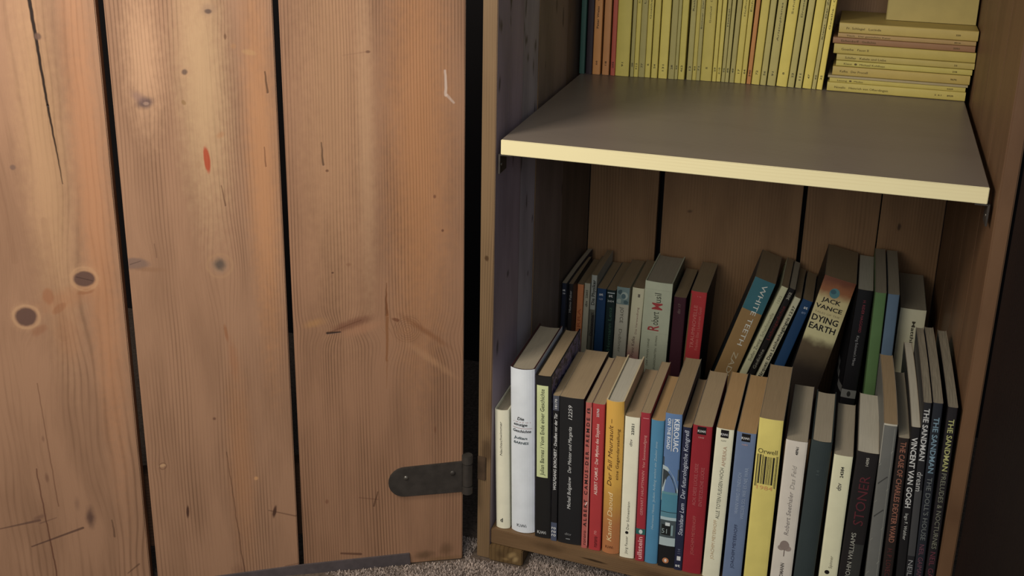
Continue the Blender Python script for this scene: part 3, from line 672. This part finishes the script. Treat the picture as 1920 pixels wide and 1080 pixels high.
F('thin black paperback with white capitals right of the orange-lettered one', 416.4, -447, -15.8, -2.1, 8.2, 214.8, 194.4, (28, 27, 28), pages='light', bend=-3.6,
  texts=[('VINCENT VAN GOGH', 'd', .05, .40, .5, 5.0, (206, 206, 200), 0, 1), ('Ingo F. Walther', 'd', .43, .565, .5, 3.0, (190, 190, 180))])
F('tall black comic volume with white title, left one of the three tall ones', 424.9, -447, -16.3, -2.1, 7.0, 241.8, 175.8, (36, 36, 38), pages='rough', bend=-2.4, bands=[('r', .05, .95, .38, .68, (66, 66, 66))],
  texts=[('THE SANDMAN', 'd', .025, .25, .5, 4.8, (190, 190, 184), 0, 1), ('dream', 'd', .30, .385, .5, 5.2, (190, 190, 184)), ('NEIL GAIMAN', 'd', .70, .93, .5, 4.4, (150, 150, 146))])
F('tall blue-black comic volume with blue-grey title, middle of three', 432.3, -447, -16.9, -1.9, 8.5, 243.1, 177.4, (34, 38, 46), pages='rough', bend=-2.3,
  texts=[('THE SANDMAN', 'd', .06, .30, .52, 4.8, (110, 142, 158), 0, 1), ("THE DOLL'S HOUSE", 'd', .32, .60, .52, 4.4, (110, 116, 112)), ('NEIL GAIMAN', 'd', .62, .775, .52, 4.4, (112, 62, 76)), ('2', 'd', .81, .83, .52, 5.2, (190, 190, 184), 0, 1)])
F('tall black comic volume with yellow-green title, rightmost of the front row', 441.5, -447, -17.7, -1.0, 8.5, 241.4, 177.8, (34, 31, 33), pages='rough', bend=-2,
  texts=[('THE SANDMAN', 'd', .05, .275, .52, 4.8, (170, 168, 96), 0, 1), ('PRELUDES & NOCTURNES', 'd', .285, .625, .52, 4.4, (122, 122, 100)), ('NEIL GAIMAN', 'd', .64, .84, .52, 4.8, (112, 44, 58))])

GB = 'books in the back row on the cabinet floor'
def B(lb, x, z, y, ln, w, h, d, c, **k): return book(lb, x, z, y, ln, w, h, d, c, group=GB, **k)
st = lambda c=W: [('st', 'h', .045, .22, .48, 4.0, c, 0, 1)]
B('thin navy paperback in the back row touching the left wall', -5.6, -446.8, 287.6, .6, 5.8, 184.5, 134.4, (28, 34, 52), pages='grey', bend=3, texts=[('st', 'h', .05, .30, .5, 3.0, W, 0, 1), ('28', 'h', .075, .30, .5, 2.0, W)])
B('thin black-brown paperback beside the orange one in the back row', .5, -446.9, 300, .6, 5.2, 179.5, 105, (38, 34, 32), pages='brown', texts=[("Homo Faber", 'u', .05, .22, .5, 2.8, (180, 176, 168))])
B('orange paperback near the left end of the back row', 6.0, -446.8, 325.1, .6, 8.3, 169.9, 96.9, (220, 126, 66), pages='brown', texts=[('ANDORRA', 'u', .2, .62, .5, 4.4, (186, 84, 40))])
B('grey-cream paperback right of the orange one in the back row', 14.5, -446.8, 323, 1.0, 7.6, 173.7, 105, (176, 168, 140), pages='brown', texts=[('22603', 'u', .055, .12, .5, 2.8, (50, 46, 38), 0, 1), ('dtv', 'u', .14, .19, .5, 3.2, (60, 56, 46), 0, 1)])
B('silver-grey paperback with bold black title reading upwards in the back row', 22.7, -446.8, 323.6, 1.1, 7.4, 185.9, 98.4, (160, 162, 150), pages='brown', bands=[('r', .05, .95, .26, 1, (104, 100, 84)), ('r', .5, .95, .30, 1, (60, 56, 50))],
  texts=[('Die Physiker', 'u', .035, .225, .5, 4.6, (34, 32, 28), 0, 1), ('Dürrenmatt', 'u', .28, .46, .5, 4.2, (34, 30, 26), 0, 1)])
B('deep blue paperback with rounded head left of the dark green one', 32.3, -446.8, 321.2, .9, 11.8, 169.6, 100.8, (28, 64, 108), pages='brown', texts=st() + [('169', 'h', .085, .2, .48, 2.6, (170, 180, 200))])
B('dark green-black paperback with white number at its head', 46.9, -446.9, 320, .3, 11.7, 169.8, 105, (24, 44, 42), pages='brown', bands=[('r', .1, .9, .02, .028, (180, 190, 190))], texts=st() + [('2404', 'h', .09, .36, .5, 2.8, (200, 204, 196)), ('Hermann Lenz', 'u', .14, .5, .5, 4.4, (60, 104, 80))])
B('grey-cream paperback with teal marbled head band', 58.8, -446.8, 318.2, .8, 16.6, 176.5, 103.8, (192, 186, 160), pages='brown',
  bands=[('r', .01, .99, 0, .135, (118, 142, 138)), ('e', .35, .04, 4.2, 3.4, (70, 96, 100)), ('e', .62, .065, 4.8, 5.2, (166, 180, 168)), ('e', .55, .07, 3.0, 3.6, (84, 112, 116)), ('e', .25, .11, 3.4, 3.2, (160, 174, 160)), ('e', .75, .115, 3.2, 2.6, (76, 102, 106))],
  texts=[('JOYCE', 'd', .155, .28, .52, 4.4, (70, 64, 50)), ('Dubliner', 'd', .33, .52, .5, 4.0, (112, 106, 84))])
B('cream paperback blushing pink towards its foot left of the thick green-white one', 75.7, -446.5, 318, 1.8, 15.4, 178.1, 105, (206, 200, 168), pages='brown', mat=gradcard([(0, (150, 104, 96)), (75, (176, 128, 116)), (115, (206, 198, 166)), (160, (210, 204, 170))]),
  texts=[('Die Verwandlung', 'u', .15, .36, .6, 2.6, (150, 100, 92)), ('Franz Kafka', 'u', .38, .54, .45, 4.0, (92, 52, 50), .1), ('1', 'u', .045, .07, .6, 3, (120, 110, 90))])
B('thick pale green-white hardback with tall red and black lettering', 93.0, -446.2, 318.5, 1.2, 35.2, 188.9, 103.5, (200, 204, 168), hard=True, pages='grey', bulge=1.6, drop=1.2, side=(90, 92, 74),
  bands=[('r', .02, .98, .055, .0565, (170, 172, 140)), ('r', .02, .98, .372, .3735, (176, 178, 146))],
  texts=[('R', 'u', .315, .355, .42, 14.5, (196, 60, 60), 0, 1), ('obert', 'u', .215, .312, .46, 9.4, (58, 60, 44)), ('M', 'u', .15, .198, .50, 13.5, (196, 60, 60), 0, 1), ('usil', 'u', .078, .146, .50, 9.0, (58, 60, 44)),
         ('DER MANN OHNE', 'u', .42, .62, .30, 2.6, (78, 76, 54), .2), ('EIGENSCHAFTEN · ROMAN', 'u', .39, .64, .58, 2.6, (78, 76, 54), .2)])
B('dark maroon paperback between the thick pale hardback and the red one', 133.0, -446.8, 316.8, .7, 15.3, 173.6, 105.2, (76, 32, 44), pages='brown', texts=[('dtv', 'u', .09, .13, .48, 4.0, (120, 92, 86), 0, 1), ('17', 'u', .05, .075, .5, 3.2, (130, 104, 92))])
B('bright red paperback with pale capitals in the back row', 149.8, -446.3, 313.7, 2.0, 19.9, 185.4, 108.3, (206, 50, 52), pages='brown', side=(34, 36, 42), bands=[('r', .0, .07, .02, 1, (120, 90, 50))],
  texts=[('TRAUMNOVELLE', 'u', .10, .42, .40, 4.6, (232, 120, 108)), ('Fräulein Else | Leutnant Gustl', 'u', .11, .43, .70, 3.6, (226, 110, 100)), ('15', 'h', .035, .12, .55, 1.2, (230, 120, 110))])
B('leaning paperback with teal head and tan spine and white capitals', 172.0, -439.5, 320.2, 16.4, 26.4, 214.2, 101.8, (164, 124, 68), pages='brown', side=(34, 50, 62),
  bands=[('r', .01, .99, 0, .21, (54, 116, 128))],
  texts=[('WHITE TEETH', 'd', .03, .44, .60, 6.4, (222, 222, 206)), ('ZADIE SMITH', 'd', .49, .92, .60, 6.4, (206, 190, 150))])
B('thin pale yellow leaning paperback with faint grey title', 199.4, -444.3, 321, 18, 8.6, 212.6, 105, (206, 202, 152), pages='brown', texts=[('1522', 'u', .06, .11, .55, 3.0, (140, 136, 100)), ('Schachnovelle', 'u', .18, .345, .52, 4.2, (134, 130, 96)), ('Stefan Zweig', 'u', .365, .52, .48, 4.2, (104, 100, 76))])
B('thin black leaning paperback with dark red title in the back row', 209.5, -444.6, 323.5, 18, 7.6, 210.7, 98.5, (28, 25, 22), pages='grey', texts=[('302', 'u', .025, .075, .5, 3.4, (170, 164, 140), 0, 1), ('Liebesgedichte', 'u', .12, .36, .5, 4.0, (120, 38, 34)), ('Gedichte', 'u', .43, .57, .5, 3.8, (160, 154, 132))])
B('thin cream leaning paperback with bold black title reading upwards', 220.4, -444.5, 322, 18, 7.9, 199.8, 105, (206, 200, 158), pages='brown', texts=[('1237', 'u', .06, .13, .55, 3.2, (30, 28, 22), 0, 1), ('García Márquez: Das Leichenbegängnis', 'u', .145, .72, .5, 4.0, (30, 28, 22), 0, 1)])
B('royal blue leaning paperback with white mark at its head', 239.8, -443.6, 323.3, 15.6, 12.4, 194.3, 98.7, (26, 66, 112), pages='brown', side=(24, 30, 40), texts=[('st', 'h', .05, .2, .6, 4.0, W, 0, 1), ('877', 'h', .09, .2, .6, 2.6, (150, 170, 200))])
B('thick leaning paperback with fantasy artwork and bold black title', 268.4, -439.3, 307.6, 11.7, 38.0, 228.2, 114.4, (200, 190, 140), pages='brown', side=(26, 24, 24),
  mat=gradcard([(0, (40, 32, 28)), (95, (44, 36, 30)), (135, (92, 78, 58)), (150, (206, 198, 150)), (196, (206, 190, 138)), (212, (150, 96, 62)), (226, (112, 66, 46))]),  # cover art above; dark foot is the neighbours' shadow painted in
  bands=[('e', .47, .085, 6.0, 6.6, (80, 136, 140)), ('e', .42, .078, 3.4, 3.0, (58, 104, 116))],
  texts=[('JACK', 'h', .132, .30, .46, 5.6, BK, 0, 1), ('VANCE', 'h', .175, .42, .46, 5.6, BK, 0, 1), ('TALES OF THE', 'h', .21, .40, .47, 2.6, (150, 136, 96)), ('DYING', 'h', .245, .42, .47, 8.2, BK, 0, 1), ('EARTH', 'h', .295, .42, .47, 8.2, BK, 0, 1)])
pen = B('black paperback with grey logo band left of the green book', 346.8, -446.4, 299.5, 1.9, 17.6, 220.8, 122.5, (24, 22, 26), pages='light', side=(22, 20, 22),
  bands=[('r', .0, .98, .60, .65, (128, 128, 124)), ('e', .5, .625, 2.2, 3.8, (50, 48, 46))],
  texts=[('H. RIDER HAGGARD', 'd', .06, .25, .55, 3.2, (150, 50, 62)), ("King Solomon's Mines", 'd', .27, .45, .5, 3.2, (150, 150, 150))])
def flared_cover(root, h, d):
    """the front cover stands away from the pages, further towards its foot"""
    vs, fs, mi = [], [], []; nz, ny = 24, 6
    for side_ in (0, .35):
        for a in range(nz + 1):
            z = h * a / nz; fl = 1.2 + 13 * (1 - a / nz)
            for b in range(ny + 1):
                q = b / ny; vs.append((-.1 - side_ - fl * q ** .6, 1.2 + d * .5 * q, z))
    n1 = (nz + 1) * (ny + 1)
    for o_ in (0, n1):
        for a in range(nz):
            for b in range(ny):
                i = o_ + a * (ny + 1) + b; f = 1 - (a + .5) / nz
                fs.append((i, i + 1, i + ny + 2, i + ny + 1) if o_ else (i, i + ny + 1, i + ny + 2, i + 1))
                mi.append(1 if .60 - .03 * b < f < .645 - .022 * b and b < 5 else 0)
    build('front_cover', vs, fs, [card((24, 22, 26)), card((112, 112, 110))], root, mi)
flared_cover(pen, 220.8, 122.5)
B('tall leaf green book at the right of the back row', 376.3, -447, 267.9, -.9, 12.5, 232.3, 154.1, (90, 128, 70), pages='grey', bend=-1)
B('tall pale blue book right of the green one', 389.8, -447, 268.9, -.7, 12.7, 231.9, 153.1, (92, 118, 142), pages='grey', bend=-1)
B('thick cream paperback at the right end of the back row', 403.8, -446.9, 301.1, .2, 29.4, 203.7, 120.9, (222, 216, 176), pages='grey', bulge_in=0, inner=card((60, 56, 46)), texts=[('Matthias Brandt', 'd', .075, .42, .58, 4.0, (70, 64, 46), 0, 1)])

# ------------------------------------------------------------------ upper shelf: standing row
ORD = 'first second third fourth fifth sixth seventh eighth ninth tenth eleventh twelfth thirteenth fourteenth fifteenth sixteenth seventeenth eighteenth nineteenth twentieth'.split()
TOP = [('green', 326, -1.5, 6.6, -0.2, 6.5), ('purple', 327, 6.4, 8.3, -0.6, 9.6), ('orange', 328, 14.5, 9.7, 0.2, 9.8), ('orange2', 329, 26.3, 8.5, -0.3, 9.3), ('red', 329, 36.8, 5.7, -0.3, 6.5), ('yb', 330, 42.4, 16.8, -0.0, 15.4),
 ('yd', 331, 60.7, 4.4, -1.5, 6.4), ('yb', 332, 65.2, 5.2, -0.2, 5.3), ('yd', 333, 70.5, 7.7, 0.0, 7.1), ('yb', 334, 78.3, 6.5, -0.3, 6.6), ('yb', 334, 85.8, 7.6, -0.1, 6.9), ('yb', 335, 94.4, 10.8, -0.3, 10.5),
 ('yd', 336, 106.3, 7.6, -0.2, 7.1), ('yd', 337, 114.1, 3.6, -0.5, 4.2), ('yb', 338, 118.0, 7.7, 0.0, 6.8), ('yd', 339, 128.1, 6.6, -0.8, 7.5), ('yb', 340, 135.0, 4.5, -0.2, 3.7), ('yd', 340, 139.6, 4.6, -0.5, 6.7),
 ('yb', 341, 144.6, 13.2, 0.8, 11.9), ('yb', 342, 158.5, 4.9, 0.1, 5.0), ('yb', 343, 163.7, 4.9, 0.4, 5.2), ('yd', 343, 169.4, 4.2, 0.6, 4.7), ('yd', 343, 173.9, 4.3, 1.0, 5.6), ('yd', 343, 179.1, 5.6, 1.8, 5.3),
 ('yb', 343, 185.1, 7.3, 1.7, 6.5), ('yb', 343, 192.8, 5.5, 1.3, 5.7), ('ob', 343, 199.4, 4.9, 2.2, 5.8), ('yb', 343, 205.1, 9.5, 2.6, 8.8), ('yd', 343, 215.3, 6.9, 2.1, 7.3), ('yd', 343, 223.3, 9.8, 2.6, 10.5),
 ('yb', 343, 234.3, 12.3, 3.5, 11.7), ('yd', 343, 247.4, 7.4, 3.4, 9.1), ('yd', 343, 256.2, 7.3, 3.8, 6.7), ('yb', 343, 264.6, 10.1, 3.4, 9.3), ('yd', 343, 275.3, 4.5, 2.9, 5.9), ('yb', 343, 280.6, 6.5, 3.4, 6.1)]
CT = dict(green=(48, 92, 80), purple=(52, 36, 44), orange=(226, 146, 70), orange2=(218, 140, 72), red=(214, 88, 62), yb=(230, 206, 80), yd=(196, 180, 92), ob=(222, 140, 62))
LT = dict(green='dark green thin book at the left end of the upper shelf', purple='dark purple book second from the left on the upper shelf', orange='orange paperback with brown lettering beside the purple book',
          orange2='plain orange paperback between orange and red ones on the upper shelf', red='thin orange-red paperback left of the thick yellow one', ob='thin orange paperback in the middle of the yellow row')
GT = 'small paperbacks standing on the upper shelf'
tw = {5: (), 8: ('Lessing', .40), 9: ('Goethe · Reineke Fuchs', .52), 7: ('Storm · Immensee', .40), 14: ('Heine', .34), 17: ('Büchner · Der Hessische Landbote', .58), 18: ('Gotthelf · Die schwarze Spinne', .53), 21: ('Hebbel', .55),
      24: ('Hoffmann', .46), 25: ('Eichendorff', .42), 29: ('Aristophanes · Lysistrate', .64), 30: ('Schiller', .42), 31: ('Droste', .44), 34: ('Kleist · Der Zweikampf', .60), 35: ('Goethe · Clavigo', .52), 15: ('Raabe', .44)}
first_num = 0; second = 0; prevx = None; seq = []
NUMS = '39 7 66 18 205 91 48 312 77 6 54 131 28 95 463 12 83 71 5 29 210 36 88 49 17 64 340 72 56 91 8 23 111 47 62 35'.split()
for i, (kd, y, x, w, ln, wt) in enumerate(TOP):
    w = min(w, max(w * .8, (TOP[i + 1][2] - x - .12) if i + 1 < len(TOP) else w))
    lean = [0, 0, 0, 0, 0, 0, 0, 0, 0, 0, 0, 0, 0, 0, 0, 0, 0, 0, .1, .2, .4, .6, .9, 1.2, 1.4, 1.5, 1.9, 2.2, 2.3, 2.6, 2.9, 3.1, 3.2, 3.3, 3.35, 3.4][i]
    if kd == 'yb' or kd == 'yd':
        shade = 'bright' if kd == 'yb' else 'dull'
        size = 'thick' if w > 9 else ('thin' if w < 5.3 else 'slim')
        if i < 26: first_num += 1; lb = f'{size} {shade} yellow paperback, {ORD[first_num - 1] if first_num <= 20 else "twenty-first"} right of the orange-red one'
        else: second += 1; lb = f'{size} {shade} yellow paperback leaning, {ORD[second - 1]} right of the lone orange one'
    else: lb = LT[kd]
    c = CT[kd]; j = random.Random(i * 7 + 1)
    jj = j.uniform(.95, 1.03); c = tuple(max(0, min(255, int(v * jj))) for v in c)
    dk = tuple(int(v * .42) for v in c)
    tx = []
    if kd not in ('green', 'purple'):
        n = NUMS[i % len(NUMS)]
        tx.append((n, 'u' if w < 9 else 'u', .885, .885 + .018 * len(n), .5, min(2.2, w * .4), dk, 0, 1))
    if kd == 'orange': tx += [('Peter Weiss', 'u', .44, .62, .46, 2.6, dk, 0, 1), ('Verfolgung und', 'u', .12, .40, .5, 2.6, dk)]
    elif kd == 'red': tx += [('Erläuterungen', 'u', .08, .30, .5, 2.2, dk)]
    elif i in tw and tw[i]:
        s_, fe = tw[i]; tx.append((s_, 'u', max(.03, fe - .023 * len(s_)), fe, .5, min(2.1, w * .42), dk))
    H_ = {'green': 176, 'purple': 170, 'ob': 147}.get(kd, 148)
    zz = .1 + (w * math.sin(math.radians(lean)) if lean > 0 else 0)
    book(lb, x, zz, y, lean, w, H_, 94 if kd[0] == 'y' or kd in ('red', 'ob', 'orange', 'orange2') else 108, c, pages='tan', group=GT, texts=tx, side=tuple(int(v * .9) for v in c))

# ------------------------------------------------------------------ upper shelf: flat stack and the upright one on it
STK = [(292.4, .3, 10.7, 152.1, (228, 204, 88), 'Novalis   Heinrich von Ofterdingen', '8939', 'bottom of the flat stack'), (294.4, 10.9, 15.9, 149.1, (226, 202, 84), 'Lessing  ●  Medea', '6229', 'second from the bottom'),
 (292.2, 16.1, 18.9, 153.3, (196, 176, 120), '', '', 'crumpled, third from the bottom'), (296.6, 19.1, 29.7, 150.2, (218, 186, 84), 'Kafka   Der Proceß', '9676', 'under the thin dot-marked pair'),
 (299.6, 30.2, 36.6, 148.3, (226, 204, 88), 'Kleist  ●  Michael Kohlhaas', '218', 'with a black dot and German title in the middle'), (299.5, 36.9, 44.1, 149.9, (216, 192, 88), 'Schiller   Kabale und Liebe', '33', 'in the middle, above the black-dot one'),
 (295.4, 44.5, 55.9, 153.7, (220, 194, 84), 'Goethe   Faust II', '', 'right under the brown one'), (293.4, 56.2, 63.3, 154.1, (180, 126, 78), 'Eichendorff · Gedichte', '2501', ''),
 (298.4, 63.6, 68.5, 149.1, (206, 164, 90), 'Tieck   Der gestiefelte Kater', '8916', 'right above the brown one'), (298.7, 68.8, 80.2, 150.0, (222, 192, 92), 'Fr. Schlegel   Lucinde', '320', 'topmost of the flat stack')]
GS = 'small paperbacks lying flat on the upper shelf'
for i, (x, z0, z1, L, c, ti, nu, where) in enumerate(STK):
    th = z1 - z0
    lb = ('brown paperback lying flat in the yellow stack' if i == 7 else ['thick yellow paperback lying flat, bottom of the stack', 'thin yellow paperback lying flat, second from the bottom', 'thin dull crumpled booklet low in the flat stack',
          'yellow paperback lying flat just above the crumpled booklet', 'thin yellow flat paperback with black dot, middle of stack', 'yellow flat paperback third below the brown one counting downwards',
          'thick yellow paperback lying directly under the brown one', '', 'thin ochre paperback lying directly on the brown one', 'thick yellow paperback lying on top of the flat stack'][i])
    if i == 5: lb = 'yellow paperback lying flat between the thick one under the brown and the black-dot one'
    # the book's local z (its height) lies along world +X reversed: rotate about Y so the spine reads left to right
    dk = (96, 76, 30)
    tx = []
    if ti:
        n = len(ti); tx.append((ti, 'd', .055 + .004 * (i % 3), .055 + .0115 * n, .5, min(2.6, th * .36), dk))
    if nu: tx.append((nu, 'd', .87 - .01 * i * .3, .87 - .01 * i * .3 + .011 * len(nu), .5, min(1.8, th * .3), dk, 0, 1))
    if i == 0: tx.append(('2 61', 'd', .78, .83, .5, 1.8, dk))
    # turned a quarter about Y: the book's height runs towards -X (head at the left), its thickness upwards
    book(lb, x + L, z0, 341 + (.4 if i % 2 else 0), 0, th, L, 94 if i != 6 else 97, tuple(int(v * .88) for v in c), pages='z', group=GS, texts=tx, rotation=(0, math.radians(-90), 0), thick=.4)
up_c = (186, 162, 78)
ub = empty('book', (350.0, 381, 80.6), (math.radians(-3), 0, 0))
tag(ub, 'yellow paperback standing face out on top of the flat stack', 'book')
def prismbox(name, x0, x1, y0, y1, z0, z1, m, par): 
    return bevel_box(name, rect(x0, x1, y0, y1), z0, z1, m, par, .25)
prismbox('cover', 0, 98, 0, .5, 0, 148, card(up_c), ub); prismbox('cover', 0, 98, 8.6, 9.1, 0, 148, card(up_c), ub)
prismbox('page_block', .5, 97, .6, 8.5, .4, 147.4, PG_TAN, ub)
prismbox('spine', -.6, .0, .2, 8.9, 0, 148, card(up_c), ub)
